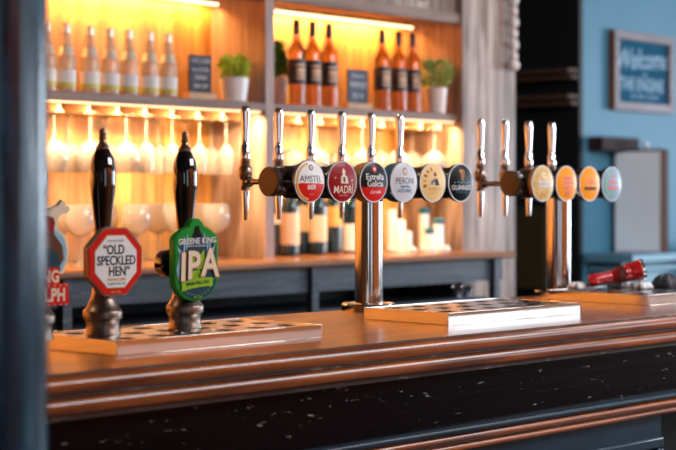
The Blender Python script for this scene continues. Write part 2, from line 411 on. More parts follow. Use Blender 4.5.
# ------------------------------------------------------------------ front bar
BZ = 1.10
V0 = 2.27                        # front edge of the top
bar = thing('bar_counter', 'long varnished wooden bar counter with rounded edge mouldings and dark panelled front', 'bar counter', B(0, 0, 0), BA)
U0, U1 = 0.2, 7.0
MB().rbox(U0, U1, V0, 3.0, BZ - 0.03, BZ, 'top', 0.003).build('counter_top', bar)
def half_round(vf, z0, z1, vb, n=12):
    zc, r = (z0 + z1) / 2, (z1 - z0) / 2
    return [(vb, z1)] + [(vf + r - r * math.sin(math.pi * k / n), zc + r * math.cos(math.pi * k / n)) for k in range(n + 1)] + [(vb, z0)]
def moulding(name, z0, z1, vf, vb, m):
    MB().extrude_x(half_round(vf, z0, z1, vb), U0, U1, m, True).build(name, bar)
MB().box(U0, U1, V0 - 0.004, V0 - 0.0002, BZ - 0.003, BZ - 0.0002, 'groove').build('edge_line', bar)
moulding('upper_edge_moulding', BZ - 0.036, BZ - 0.0035, V0 - 0.022, V0 - 0.001, 'mould')
MB().box(U0, U1, V0 - 0.008, V0 + 0.03, BZ - 0.041, BZ - 0.0362, 'groove').build('groove_strip', bar)
moulding('lower_edge_moulding', BZ - 0.074, BZ - 0.041, V0 - 0.014, V0 + 0.03, 'mould')
MB().box(U0, U1, V0 + 0.008, V0 + 0.04, BZ - 0.083, BZ - 0.0742, 'groove').build('groove_strip', bar)
MB().box(U0, U1, V0 + 0.03, V0 + 0.06, BZ - 0.21, BZ - 0.0832, 'frieze').build('frieze_board', bar)
moulding('frieze_base_moulding', BZ - 0.222, BZ - 0.205, V0 + 0.006, V0 + 0.03, 'navy')
moulding('dado_moulding', BZ - 0.241, BZ - 0.223, V0 + 0.010, V0 + 0.06, 'mould')
MB().box(U0, U1, V0 + 0.022, V0 + 0.06, BZ - 0.246, BZ - 0.2412, 'groove').build('groove_strip', bar)
moulding('dado_moulding', BZ - 0.262, BZ - 0.246, V0 + 0.018, V0 + 0.06, 'mould')
UE = 3.605
lp = MB().box(U0, UE, V0 + 0.042, V0 + 0.07, 0.1, BZ - 0.2625, 'navy')
lp.box(UE + 0.30, U1, V0 + 0.042, V0 + 0.07, 0.1, BZ - 0.2625, 'navy')
lp.build('base_board', bar)
MB().box(U0, U1, V0 + 0.10, V0 + 0.12, 0.0, BZ - 0.2, 'black').build('carcass', bar)
MB().box(U0, U1, V0 + 0.12, 2.95, 0.02, 0.5, 'black').build('underbar_cupboard', bar)
for a, b in ((0.35, 1.35), (1.45, 2.40), (2.50, 2.96), (3.06, 3.60), (3.98, 4.8), (4.9, 5.8)):
    t_, o_ = 0.030, V0 + 0.028
    m = MB(); zt = BZ - 0.320; zb = 0.25
    for x0, x1, z0, z1 in ((a, b, zt - t_, zt), (a, b, zb, zb + t_), (a, a + t_, zb + t_, zt - t_), (b - t_, b, zb + t_, zt - t_)):
        m.box(x0, x1, o_, V0 + 0.045, z0, z1, 'navy')
    m.build('panel_frame', bar, bevel=0.006)
    MB().box(a + 0.09, b - 0.09, V0 + 0.036, V0 + 0.05, zb + 0.09, zt - 0.09, 'navy').build('raised_panel', bar, bevel=0.006)

# ------------------------------------------------------------------ drip trays
def tray(name, u0, u1, v0, v1, label, cells, skip=()):
    L, D, H = u1 - u0, v1 - v0, 0.030
    t = thing(name, label, 'drip tray', B((u0 + u1) / 2, v0, BZ), BA, 'steel drip trays along the bar top')
    hx, th = L / 2, 0.0015
    m = MB()
    for x0, x1, y0, y1 in ((-hx, hx, 0, th), (-hx, hx, D - th, D), (-hx, -hx + th, th, D - th), (hx - th, hx, th, D - th)):
        m.box(x0, x1, y0, y1, 0.002, H, 'steel')
    m.box(-hx, hx, 0, D, 0.0, 0.002, 'steel')
    m.build('rim', t, bevel=0.0006)
    nx, ny = cells
    g = MB(); lip = 0.012
    z = H - 0.0015
    X0, X1, Y0, Y1 = -hx + th, hx - th, th, D - th
    # plate with a round cut-out in each cell
    cw, cdp = (X1 - X0 - 2 * lip) / nx, (Y1 - Y0 - 2 * lip) / ny
    for a, b, c, d in ((X0, X1, Y0, Y0 + lip), (X0, X1, Y1 - lip, Y1), (X0, X0 + lip, Y0 + lip, Y1 - lip), (X1 - lip, X1, Y0 + lip, Y1 - lip)):
        g.add([(a, c, z), (b, c, z), (b, d, z), (a, d, z)], [(0, 1, 2, 3)], 'traytop')
    w_ = g; K = 24
    for i in range(nx):
        for j in range(ny):
            cx, cy = X0 + lip + cw * (i + 0.5), Y0 + lip + cdp * (j + 0.5)
            if (i, j) in skip:
                g.add([(cx - cw / 2, cy - cdp / 2, z), (cx + cw / 2, cy - cdp / 2, z), (cx + cw / 2, cy + cdp / 2, z), (cx - cw / 2, cy + cdp / 2, z)], [(0, 1, 2, 3)], 'traytop')
                continue
            r = min(cw, cdp) * 0.29
            sq, ci, lo = [], [], []
            for k in range(K):
                a = 2 * math.pi * (k + 0.5) / K; dx, dy = math.cos(a), math.sin(a)
                s = 1 / max(abs(dx) , abs(dy))
                sq.append((cx + dx * s * cw / 2, cy + dy * s * cdp / 2, z)); ci.append((cx + dx * r, cy + dy * r, z)); lo.append((cx + dx * r * 0.9, cy + dy * r * 0.9, z - 0.012))
            g.add(sq + ci, [(k, (k + 1) % K, K + (k + 1) % K, K + k) for k in range(K)], 'traytop')
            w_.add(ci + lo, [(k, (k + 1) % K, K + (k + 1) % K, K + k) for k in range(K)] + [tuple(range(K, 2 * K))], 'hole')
            # corners left by the square-to-circle ring
            for sx in (-1, 1):
                for sy in (-1, 1):
                    pass
    g.build('grille', t)
    return t
tray('drip_tray', 1.906, 2.462, 2.435, 2.700, 'polished steel drip tray with warm reflections, under the two tall black pump handles', (6, 3), ())
tray('drip_tray', 2.905, 3.437, 2.450, 2.725, 'steel drip tray with round holes in front of the six-tap font', (6, 3))
tray('drip_tray', 3.815, 4.50, 2.485, 2.835, 'steel drip tray carrying the red torch, at the right end', (7, 3))

# ------------------------------------------------------------------ hand pumps
def pump(u, v, label):
    t = thing('hand_pump', label, 'hand pump', B(u, v, BZ + 0.0285), BA, 'hand pumps on the left drip tray')
    MB().lathe([(0.0385, 0), (0.038, 0.004), (0.0355, 0.010), (0.0345, 0.018), (0.0352, 0.026), (0.0365, 0.0305), (0.0405, 0.0325), (0.0412, 0.036), (0.0412, 0.047), (0.0400, 0.0495),
                (0.0365, 0.053), (0.0300, 0.064), (0.0245, 0.078), (0.0215, 0.095), (0.0190, 0.112), (0.0175, 0.150), (0.014, 0.156)], 'pewter', 40).build('base', t)
    MB().lathe([(0.013, 0.150), (0.0165, 0.156), (0.0180, 0.175), (0.0180, 0.21), (0.0185, 0.23), (0.0215, 0.26), (0.0255, 0.29), (0.0278, 0.315),
                (0.0278, 0.332), (0.0262, 0.350), (0.0225, 0.368), (0.0165, 0.382), (0.0145, 0.386)], 'blackgloss', 40).build('handle', t)
    MB().lathe([(0.0135, 0.384), (0.0148, 0.387), (0.0148, 0.391), (0.0128, 0.394), (0.0100, 0.396), (0.0078, 0.400), (0.0066, 0.405), (0.0085, 0.4085),
                (0.0085, 0.4105), (0.0052, 0.413), (0.0075, 0.417), (0.0082, 0.4215), (0.0072, 0.426), (0.0042, 0.429), (1e-6, 0.430)], 'bronze', 24).build('finial', t)
    t.scale = (0.97, 0.97, 0.97)
    return t
P1 = pump(1.998, 2.60, 'hand pump with tall black handle and red-edged octagonal clip')
P2 = pump(2.216, 2.60, 'hand pump with tall black handle and green arched clip')
P3 = pump(1.832, 2.60, 'hand pump beside the post with red lettered sign and cream-edged clip')

# octagonal clip
def octo(r, cx, cz):
    return [(cx + r * math.cos(math.pi / 8 + k * math.pi / 4), cz + r * math.sin(math.pi / 8 + k * math.pi / 4)) for k in range(8)]
cx, cz = 0.004, 0.152
c = MB().plate(octo(0.0765, cx, cz), -0.037, -0.023, 'pewter').build('pump_clip', P1)
MB().plate(octo(0.0735, cx, cz), -0.0385, -0.0368, 'red').build('red_border', c)
MB().plate(octo(0.0595, cx, cz), -0.0392, -0.0384, 'gold').plate(octo(0.0580, cx, cz), -0.0402, -0.039, 'white').build('white_face', c)
m = MB(); yy = -0.0402
m.text('“OLD', 0.0275, cx - 0.006, cz + 0.024, yy, 'ink', 0.82, 0.020)
m.text('SPECKLED', 0.0275, cx + 0.001, cz + 0.0015, yy, 'ink', 0.80, 0.018)
m.text('HEN”', 0.0275, cx + 0.008, cz - 0.021, yy, 'ink', 0.84, 0.020)
m.text('MORLAND', 0.0085, cx, cz + 0.043, yy, 'silver', 1.0, 0.01)
m.text('DISTINCTIVE', 0.0085, cx + 0.001, cz - 0.0375, yy, 'gold', 1.0, 0.02)
m.text('English Pale Ale', 0.0075, cx + 0.001, cz - 0.0455, yy, 'greyblue', 1.0, 0.0, shear=0.3)
m.text('ABV 4.5%', 0.0065, cx, cz - 0.063, -0.0385, 'gold', 1.0, 0.01)
m.text('BREWED IN SUFFOLK', 0.006, 0, 0, 0, 'ink', 1.0, 0.02)
# the last line runs up the left edge of the clip: move it there
nv = [i for i, v in enumerate(m.v) if abs(v[1]) < 0.002]
for i in nv:
    x_, y_, z_ = m.v[i]; m.v[i] = (cx - 0.0765 * math.cos(math.pi / 8) - 0.0003, -0.030 + z_ * 1.0, cz + x_)
m.build('lettering', c)

# arched green clip
def arch(s, cx, cz, dx=0.0, dz=0.0):
    h = [(0, 0.091), (0.009, 0.0885), (0.018, 0.081), (0.021, 0.073), (0.036, 0.067), (0.052, 0.058), (0.0605, 0.050), (0.063, 0.042), (0.062, 0.0), (0.063, -0.045),
         (0.058, -0.060), (0.046, -0.074), (0.030, -0.083), (0.014, -0.088), (0, -0.0895)]
    pts = h + [(-x, z) for x, z in h[-2:0:-1]]
    return [(cx + x * s + dx, cz + z * s + dz) for x, z in pts][::-1]
cx, cz = 0.000, 0.149
c = MB().plate(arch(1.0, cx, cz), -0.038, -0.022, 'green', 'edgegreen').build('pump_clip', P2)
MB().lathe([(0.001, -0.014), (0.030, -0.014), (0.031, -0.010), (0.031, 0.010), (0.028, 0.014), (0.001, 0.014)], 'blackgloss', 28,
           Matrix.Translation((-0.042, 0.004, 0.142)) @ Matrix.Rotation(R(90), 4, 'X')).build('clip_bracket', P2)
m = MB().plate(arch(0.965, cx, cz), -0.0395, -0.0378, 'green')
m.plate(arch(0.83, cx, cz, 0.003, -0.012), -0.0402, -0.0394, 'tealdark')
m.plate([(cx - 0.052, cz - 0.046), (cx - 0.058, cz - 0.020), (cx - 0.050, cz + 0.01), (cx - 0.055, cz + 0.03), (cx - 0.044, cz + 0.02), (cx - 0.048, cz - 0.02)][::-1], -0.0406, -0.040, 'skyblue')
m.plate([(cx + 0.050, cz - 0.046), (cx + 0.056, cz - 0.020), (cx + 0.047, cz + 0.01), (cx + 0.053, cz + 0.035), (cx + 0.043, cz + 0.02), (cx + 0.046, cz - 0.02)], -0.0406, -0.040, 'skyblue')
m.plate([(cx - 0.012, cz + 0.050), (cx - 0.004, cz + 0.074), (cx + 0.006, cz + 0.074), (cx + 0.013, cz + 0.050)][::-1], -0.0406, -0.040, 'jet')
for q_, (dx_, w2, z0_, z1_) in enumerate(((-0.036, 0.004, -0.01, 0.052), (-0.028, 0.003, 0.02, 0.058), (0.030, 0.004, 0.0, 0.052), (0.038, 0.003, 0.02, 0.050), (0.020, 0.0025, 0.03, 0.062))):
    m.plate([(cx + dx_ - w2, cz + z0_ + 0.01), (cx + dx_, cz + z0_), (cx + dx_ + w2, cz + z1_ - 0.008), (cx + dx_ + w2 * .3, cz + z1_)], -0.0405, -0.0396, 'skyblue')
# hop leaf behind the letters
for a, l in ((-100, 0.040), (-60, 0.030), (-140, 0.030), (40, 0.050), (70, 0.048), (120, 0.036)):
    ca, sa = math.cos(R(a)), math.sin(R(a)); ox, oz = cx + 0.004, cz - 0.022
    m.plate([(ox, oz), (ox + ca * l * 0.5 - sa * 0.010, oz + sa * l * 0.5 + ca * 0.010), (ox + ca * l, oz + sa * l), (ox + ca * l * 0.5 + sa * 0.010, oz + sa * l * 0.5 - ca * 0.010)], -0.0412, -0.0402, 'lime')
# ribbon
rb = []
for k in range(9):
    x = -0.044 + 0.088 * k / 8; rb.append((cx + x, cz - 0.050 + 0.10 * x - 1.5 * x * x))
m.plate([(x, z - 0.0095) for x, z in rb] + [(x, z + 0.0095) for x, z in rb[::-1]], -0.0424, -0.0408, 'lime')
for k in range(14):
    a = R(200 + 140 * k / 13)
    m.box(cx + 0.052 * math.cos(a) - 0.0015, cx + 0.052 * math.cos(a) + 0.0015, -0.0408, -0.0402, cz - 0.025 + 0.052 * math.sin(a) - 0.001, cz - 0.025 + 0.052 * math.sin(a) + 0.001, 'lime')
m.build('printed_face', c)
m = MB()
m.text('GREENE KING', 0.0175, cx + 0.001, cz + 0.041, -0.0410, 'white', 0.98, 0.012, rot=0.03)
m.text('BURY ST EDMUNDS', 0.0058, cx, cz + 0.0305, -0.0408, 'silver', 1.0, 0.01)
for ch, x in (('I', -0.042), ('P', -0.0125), ('A', 0.035)):
    m.text(ch, 0.084, cx + x + 0.0015, cz - 0.0135 + x * 0.10, -0.0424, 'copper', 0.86, 0.045, 0.001, rot=-0.03)
    m.text(ch, 0.084, cx + x, cz - 0.0130 + x * 0.10, -0.0436, 'cream', 0.86, 0.022, 0.001, rot=-0.03)
m.text('INDIA PALE ALE', 0.0105, cx, cz - 0.050, -0.0424, 'ink', 0.88, 0.015, rot=0.08)
m.text('ABV 3.6%', 0.0062, cx + 0.002, cz - 0.081, -0.0408, 'lime', 1.0, 0.01)
m.build('lettering', c)

# cream-edged clip with the red lettered boards beside the post
# (a plain rounded figure board; only the lettering of the red boards is kept)
sil = [(-0.055, -0.04), (0.040, -0.04), (0.052, -0.015), (0.054, 0.012), (0.046, 0.036), (0.030, 0.050), (0.026, 0.066), (0.034, 0.078), (0.048, 0.080), (0.058, 0.090),
       (0.052, 0.096), (0.044, 0.094), (0.046, 0.104), (0.038, 0.108), (0.030, 0.098), (0.018, 0.094), (0.006, 0.088), (-0.004, 0.096), (-0.002, 0.112), (-0.012, 0.118), (-0.018, 0.106),
       (-0.030, 0.110), (-0.034, 0.100), (-0.024, 0.090), (-0.036, 0.070), (-0.050, 0.04)]
cx, cz = 0.004, 0.172
c = MB().plate([(cx + x, cz + z) for x, z in sil][::-1], -0.036, -0.024, 'cream', 'white').build('pump_clip', P3)
m = MB().plate([(cx - 0.05, cz - 0.035), (cx + 0.036, cz - 0.035), (cx + 0.046, cz - 0.012), (cx + 0.048, cz + 0.010), (cx + 0.040, cz + 0.032), (cx + 0.016, cz + 0.050), (cx - 0.04, cz + 0.045)], -0.0375, -0.0362, 'skyblue')
m.plate([(cx - 0.05, cz - 0.035), (cx + 0.022, cz - 0.035), (cx + 0.040, cz - 0.010), (cx + 0.036, cz + 0.016), (cx + 0.016, cz + 0.040), (cx + 0.016, cz + 0.072), (cx - 0.012, cz + 0.080), (cx - 0.040, cz + 0.05)], -0.0390, -0.0374, 'brown')
m.plate([(cx - 0.05, cz - 0.035), (cx + 0.030, cz - 0.035), (cx + 0.026, cz + 0.0), (cx + 0.004, cz + 0.014), (cx - 0.05, cz + 0.008)], -0.0402, -0.0388, 'tealdark')
m.plate([(cx - 0.026, cz + 0.036), (cx + 0.010, cz + 0.040), (cx + 0.018, cz + 0.064), (cx - 0.004, cz + 0.078), (cx - 0.028, cz + 0.066)], -0.0402, -0.0388, 'deepred')
m.build('printed_face', c)
s1 = [(cx - 0.060, cz - 0.066), (cx + 0.026, cz - 0.062), (cx + 0.024, cz - 0.026), (cx - 0.060, cz - 0.030)]
s2 = [(cx - 0.060, cz - 0.106), (cx + 0.046, cz - 0.102), (cx + 0.044, cz - 0.060), (cx - 0.060, cz - 0.064)]
m = MB().plate(s1[::-1], -0.044, -0.034, 'red').plate(s2[::-1], -0.048, -0.038, 'red'); m.build('red_sign', c)
m = MB().text('NG', 0.034, cx + 0.004, cz - 0.046, -0.044, 'cream', 0.80, 0.03).text('LPH', 0.036, cx + 0.012, cz - 0.083, -0.048, 'cream', 0.80, 0.03)
for k in range(7):
    m.box(cx - 0.045 + 0.014 * k - 0.0015, cx - 0.045 + 0.014 * k + 0.0015, -0.0488, -0.048, cz - 0.0645, cz - 0.0615, 'straw')
    m.box(cx - 0.045 + 0.014 * k - 0.0015, cx - 0.045 + 0.014 * k + 0.0015, -0.0488, -0.048, cz - 0.1035, cz - 0.1005, 'skyblue')
m.build('lettering', c)

# ------------------------------------------------------------------ bar fonts
DOME = 0.007
RB = 0.053
def dome(px0):
    def f(x, z):
        q = min(1, ((x - px0) ** 2 + (z - FZ) ** 2) / (RB * RB))
        return -FACE_Y - DOME * (1 - q) - 0.0006
    return f
FZ = 0.344; FACE_Y = 0.072
def lens(m, x, col, zcut=None, col2=None, y=None, rr=RB * 0.97):
    vs, fs = [], []; nr, nn = 12, 48; fy = FACE_Y
    for j in range(nr + 1):
        r = rr * j / nr
        for i in range(nn):
            a = 2 * math.pi * i / nn; q = (r / RB) ** 2
            vs.append((x + r * math.cos(a), -fy - DOME * (1 - q), FZ + r * math.sin(a)))
    A, Bf = [], []
    for j in range(nr):
        for i in range(nn):
            i2 = (i + 1) % nn; f = (j * nn + i, (j + 1) * nn + i, (j + 1) * nn + i2, j * nn + i2)
            A.append(f)
    if zcut is None: m.add(vs, A, col, True)
    else:
        up = [f for f in A if sum(vs[i][2] for i in f) / 4 >= FZ + zcut]; dn = [f for f in A if f not in set(up)]
        m.add(vs, up, col, True); m.add(vs, dn, col2, True)
RX = Matrix.Rotation(R(90), 4, 'X')     # local z -> -y
def blobs(m, x, fn, lines, col, rnd):
    # short strokes standing for small print too soft to read
    for z, w_, h in lines:
        a = -w_ / 2
        while a < w_ / 2:
            l = rnd.uniform(0.003, 0.006)
            pts = [(x + a, FZ + z - h / 2), (x + a + l * 0.8, FZ + z - h / 2), (x + a + l * 0.8, FZ + z + h / 2), (x + a, FZ + z + h / 2)]
            m.add([(p, fn(p, q), q) for p, q in pts], [(0, 1, 2, 3)], col); a += l
def disc(m, x, z, r, fn, col, n=20, sx=1.0):
    pts = [(x + sx * r * math.cos(2 * math.pi * k / n), FZ + z + r * math.sin(2 * math.pi * k / n)) for k in range(n)]
    m.add([(p, fn(p, q), q) for p, q in pts], [tuple(range(n))], col)
def poly(m, x, pts, fn, col):
    pts = [(x + a, FZ + b) for a, b in pts]
    m.add([(p, fn(p, q) , q) for p, q in pts], [tuple(range(len(pts)))], col)

def badge(t, x, design):
    fn = dome(x); fn2 = lambda a, b: fn(a, b) - 0.0006
    rim, drum = {'estrella': ('patgold', 0.034), 'peroni': ('blue', 0.036), 'amber': ('copper', 0.014)}.get(design, ('darkchrome', 0.014))
    b = MB().lathe([(0.0435, 0.0), (0.0435, FACE_Y - drum - 0.004), (0.049, FACE_Y - drum - 0.003)], 'darkchrome', 40, Matrix.Translation((x, 0, FZ)) @ RX, False)
    b.lathe([(0.049, FACE_Y - drum - 0.003), (RB * 0.985, FACE_Y - drum), (RB * 1.01, FACE_Y - 0.005)], rim, 40, Matrix.Translation((x, 0, FZ)) @ RX, False)
    b.lathe([(RB * 1.01, FACE_Y - 0.005), (RB * 1.02, FACE_Y - 0.001), (RB * 1.0, FACE_Y + 0.001), (RB * 0.965, FACE_Y + 0.001)], 'rim', 48, Matrix.Translation((x, 0, FZ)) @ RX, False)
    b = b.build('badge', t)
    f = MB(); m = MB(); rnd = random.Random(len(design))
    if design == 'amstel':
        lens(f, x, 'white', -0.004, 'red')
        m.text('AMSTEL', 0.0225, x + 0.001, FZ + 0.006, 0, 'ink', 0.98, 0.0, fn=fn)
        m.text('BIER', 0.016, x + 0.002, FZ - 0.015, 0, 'white', 1.0, 0.012, fn=fn)
        disc(m, x + 0.001, 0.035, 0.0075, fn, 'brown'); disc(m, x + 0.001, 0.035, 0.0048, fn2, 'silver')
        blobs(m, x + 0.002, fn, [(-0.032, 0.012, 0.004)], 'pink', rnd)
        for a in range(100, 262, 9):
            ca, sa = math.cos(R(a)), math.sin(R(a)); ca2, sa2 = math.cos(R(a + 9)), math.sin(R(a + 9))
            poly(m, x, [(0.0425 * ca, 0.0425 * sa), (0.0488 * ca, 0.0488 * sa), (0.0488 * ca2, 0.0488 * sa2), (0.0425 * ca2, 0.0425 * sa2)], fn, 'gold')
    elif design == 'madri':
        lens(f, x, 'deepred')
        m.text('MADRÍ', 0.0275, x + 0.001, FZ - 0.021, 0, 'cream', 0.86, 0.006, fn=fn)
        poly(m, x, [(-0.012, -0.004), (-0.010, 0.014), (-0.004, 0.018), (-0.006, 0.026), (0.0, 0.036), (0.006, 0.027), (0.004, 0.018), (0.012, 0.012), (0.016, -0.004)], fn, 'cream')
        poly(m, x, [(-0.003, 0.000), (-0.004, 0.012), (0.003, 0.012), (0.005, 0.000)], fn2, 'brown')
        blobs(m, x, fn, [(-0.035, 0.03, 0.0035), (0.018, -0.03, 0.003)], 'pink', rnd)
        disc(m, x - 0.030, 0.010, 0.0025, fn, 'gold'); disc(m, x + 0.032, 0.004, 0.0025, fn, 'gold')
    elif design == 'estrella':
        lens(f, x, 'jet', -0.014, 'red')
        m.text('Estrella', 0.0235, x, FZ + 0.013, 0, 'white', 0.98, 0.006, fn=fn)
        m.text('Galicia', 0.0235, x + 0.001, FZ - 0.005, 0, 'white', 0.98, 0.006, fn=fn)
        m.text('Cerveza', 0.0125, x + 0.002, FZ - 0.026, 0, 'white', 1.0, 0.01, shear=0.3, rot=0.06, fn=fn)
        disc(m, x - 0.002, 0.034, 0.009, fn, 'red')
        st = [((0.006 if k % 2 else 0.0026) * math.sin(k * math.pi / 5 + math.pi), (0.006 if k % 2 else 0.0026) * -math.cos(k * math.pi / 5 + math.pi) * -1 + 0.034) for k in range(10)]
        poly(m, x - 0.002, st, fn2, 'white')
    elif design == 'peroni':
        lens(f, x, 'silver')
        m.text('PERONI', 0.0245, x, FZ + 0.003, 0, 'brown', 0.86, 0.0, fn=fn)
        m.text('NASTRO', 0.0095, x, FZ - 0.012, 0, 'blue', 1.0, 0.03, fn=fn)
        m.text('AZZURRO', 0.0125, x, FZ - 0.023, 0, 'blue', 1.0, 0.012, fn=fn)
        disc(m, x, 0.029, 0.0105, fn, 'copper', sx=0.85); disc(m, x, 0.029, 0.0065, fn2, 'silver', sx=0.85)
    elif design == 'moretti':
        lens(f, x, 'straw')
        for k, ch in enumerate('BIRRA'):
            a = R(195 - k * 22); m.text(ch, 0.014, x + 0.037 * math.cos(a), FZ + 0.037 * math.sin(a), 0, 'deepred', 0.9, 0.03, rot=a - R(90), fn=fn)
        m.text('MORETTI', 0.0125, x + 0.002, FZ - 0.018, 0, 'gold', 1.0, 0.02, fn=fn)
        m.text("L'AUTENTICA", 0.006, x + 0.002, FZ - 0.029, 0, 'gold', 1.0, 0.01, fn=fn)
        poly(m, x, [(-0.016, -0.006), (-0.012, 0.006), (-0.002, 0.008), (0.008, 0.005), (0.018, -0.007)], fn, 'blue')
        poly(m, x, [(0.000, -0.008), (0.004, 0.010), (0.012, 0.012), (0.020, -0.008)], fn2, 'jet')
        disc(m, x + 0.003, 0.022, 0.006, fn, 'brown'); poly(m, x, [(-0.004, 0.004), (-0.002, 0.013), (0.002, 0.013), (0.000, 0.003)], fn2, 'red')
    elif design == 'guinness':
        lens(f, x, 'jet')
        m.text('GUINNESS', 0.0190, x, FZ - 0.014, 0, 'white', 0.94, 0.004, fn=fn)
        m.text('EXTRA COLD', 0.0075, x, FZ - 0.026, 0, 'blue', 1.0, 0.02, fn=fn)
        poly(m, x, [(-0.011, 0.036), (-0.004, 0.038), (0.012, 0.034), (0.009, 0.018), (0.001, 0.004), (-0.002, 0.006), (-0.006, 0.024)], fn, 'copper')
        for k in range(3): poly(m, x, [(-0.002 + 0.004 * k, 0.032), (-0.0008 + 0.004 * k, 0.032), (0.0003 + 0.0022 * k, 0.012), (-0.0005 + 0.0022 * k, 0.012)], fn2, 'jet')
        for k in range(6): disc(m, x - 0.030 + 0.012 * k, 0.000 + 0.002 * (k % 2), 0.002, fn, 'skyblue')
    elif design == 'amber':
        lens(f, x, 'mottle')
        blobs(m, x, fn, [(0.004, 0.05, 0.008), (-0.008, 0.06, 0.008)], 'silver', rnd)
        disc(m, x, 0.024, 0.010, fn, 'cream'); blobs(m, x, fn2, [(0.024, 0.010, 0.004)], 'copper', rnd)
        blobs(m, x, fn, [(-0.030, 0.03, 0.008)], 'gold', rnd)
    elif design == 'orange':
        lens(f, x, 'orange')
        blobs(m, x, fn, [(0.016, 0.040, 0.009), (0.002, 0.044, 0.009), (-0.012, 0.044, 0.009), (-0.026, 0.026, 0.007), (-0.035, 0.018, 0.006)], 'pink', rnd)
    elif design == 'orange_dark':
        lens(f, x, 'orange')
        blobs(m, x, fn, [(0.012, 0.020, 0.007), (0.002, 0.040, 0.006)], 'pink', rnd)
        blobs(m, x, fn, [(-0.014, 0.062, 0.010)], 'brown', rnd)
    else:
        lens(f, x, 'greyblue')
        for a in range(110, 250, 10):
            ca, sa = math.cos(R(a)), math.sin(R(a)); ca2, sa2 = math.cos(R(a + 8)), math.sin(R(a + 8))
            poly(m, x, [(0.034 * ca, 0.034 * sa), (0.038 * ca, 0.038 * sa), (0.038 * ca2, 0.038 * sa2), (0.034 * ca2, 0.034 * sa2)], fn, 'palegreen')
        blobs(m, x, fn, [(0.006, 0.05, 0.008), (-0.012, 0.056, 0.009)], 'pink', rnd)
        disc(m, x + 0.004, 0.024, 0.007, fn, 'pink')
    f.build('lens_face', b); m.build('lettering', b)

def tap(t, x, dz=0.0):
    y = 0.160
    T = Matrix.Translation((x, y, FZ))
    b = MB().lathe([(0.0105, -0.022), (0.0125, -0.018), (0.013, -0.006), (0.0125, 0.006), (0.0165, 0.012), (0.0188, 0.022), (0.0188, 0.030), (0.0160, 0.040), (0.0125, 0.044),
                    (0.0125, 0.048), (0.0135, 0.050), (0.0135, 0.058), (0.0115, 0.060)], 'bronze', 24, T)
    b.tube((x, 0.02, FZ), (x, y - 0.01, FZ), 0.0075, 0.0075, 'darkchrome', 16)
    b.lathe([(0.013, 0), (0.013, 0.008)], 'darkchrome', 20, Matrix.Translation((x, y - 0.012, FZ)) @ RX)
    b = b.build('tap', t)
    MB().lathe([(0.0115, 0.0605), (0.0128, 0.062), (0.0128, 0.092), (0.0105, 0.096), (0.0090, 0.100), (0.0092, 0.112), (0.0105, 0.140), (0.0122, 0.170), (0.0128, 0.185),
                (0.0118, 0.193), (0.0080, 0.198), (1e-6, 0.200)], 'chrome', 24, T).build('tap_handle', b)
    MB().lathe([(0.0045, -0.100), (0.0068, -0.100), (0.0078, -0.080), (0.0092, -0.050), (0.0100, -0.024)], 'chrome', 20, T).build('spout', b)

def font(u, label, n, designs, half):
    t = thing('beer_font', label, 'beer font', B(u, 2.92, BZ), BA, 'steel beer fonts on the bar')
    MB().lathe([(0.074, 0), (0.074, 0.016), (0.070, 0.021), (0.042, 0.022)], 'column', 48).build('base_flange', t)
    MB().lathe([(0.0375, 0.022), (0.0375, FZ - 0.02)], 'column', 48).build('column', t)
    C = Matrix.Translation((0, 0, FZ)) @ Matrix.Rotation(R(90), 4, 'Y')
    MB().lathe([(0.0365, -half), (0.0365, half)], 'darkchrome', 40, C).build('crossbar', t)
    for sx in (-1, 1):
        C2 = Matrix.Translation((sx * half, 0, FZ)) @ Matrix.Rotation(R(90) * sx, 4, 'Y')
        MB().lathe([(0.0378, -0.012), (0.0378, 0.003), (0.0355, 0.0055), (1e-6, 0.0057)], 'capbrown', 40, C2).build('end_cap', t)
    for k in range(n):
        badge(t, (k - (n - 1) / 2) * 0.1185, designs[k])
        tap(t, (k - (n - 1) / 2) * 0.1205)
    return t
font(3.133, 'steel beer font with six taps and six round badges, the nearer one', 6, ['amstel', 'madri', 'estrella', 'peroni', 'moretti', 'guinness'], 0.366)
font(3.984, 'steel beer font with four taps and orange and grey oval badges', 4, ['amber', 'orange', 'orange_dark', 'grey'], 0.238)

# ------------------------------------------------------------------ torch and cloths on the right tray
tz = BZ + 0.030
A_, Bb = B(3.972, 2.80, tz + 0.020), B(4.087, 2.683, tz + 0.0575)
t = thing('torch', 'red hand torch with a silver lens rim lying on the right drip tray', 'torch', A_)
d = Bb - A_; L_ = d.length
mx = d.to_track_quat('Z', 'Y').to_matrix().to_4x4()
pf = [(0.014, 0), (0.0185, 0.003), (0.0195, 0.010), (0.0195, 0.026), (0.0175, 0.030)]
for k in range(5): pf += [(0.0195, 0.034 + 0.008 * k), (0.0175, 0.038 + 0.008 * k)]
pf += [(0.020, 0.078), (0.024, 0.088)]
MB().lathe(pf, 'torchred', 28, mx).build('grip', t)
MB().lathe([(0.024, 0.0882), (0.0265, 0.092), (0.0265, 0.108), (0.0245, 0.110)], 'torchdark', 28, mx).build('switch_collar', t)
MB().lathe([(0.0245, 0.1102), (0.0275, 0.114), (0.0265, 0.118), (0.0285, 0.122), (0.0275, 0.126), (0.030, 0.132), (0.031, 0.160)], 'torchred', 28, mx).build('head', t)
MB().lathe([(0.031, 0.1602), (0.0325, 0.162), (0.0325, 0.169), (0.028, 0.171), (1e-6, 0.170)], 'chrome', 28, mx).build('lens_rim', t)
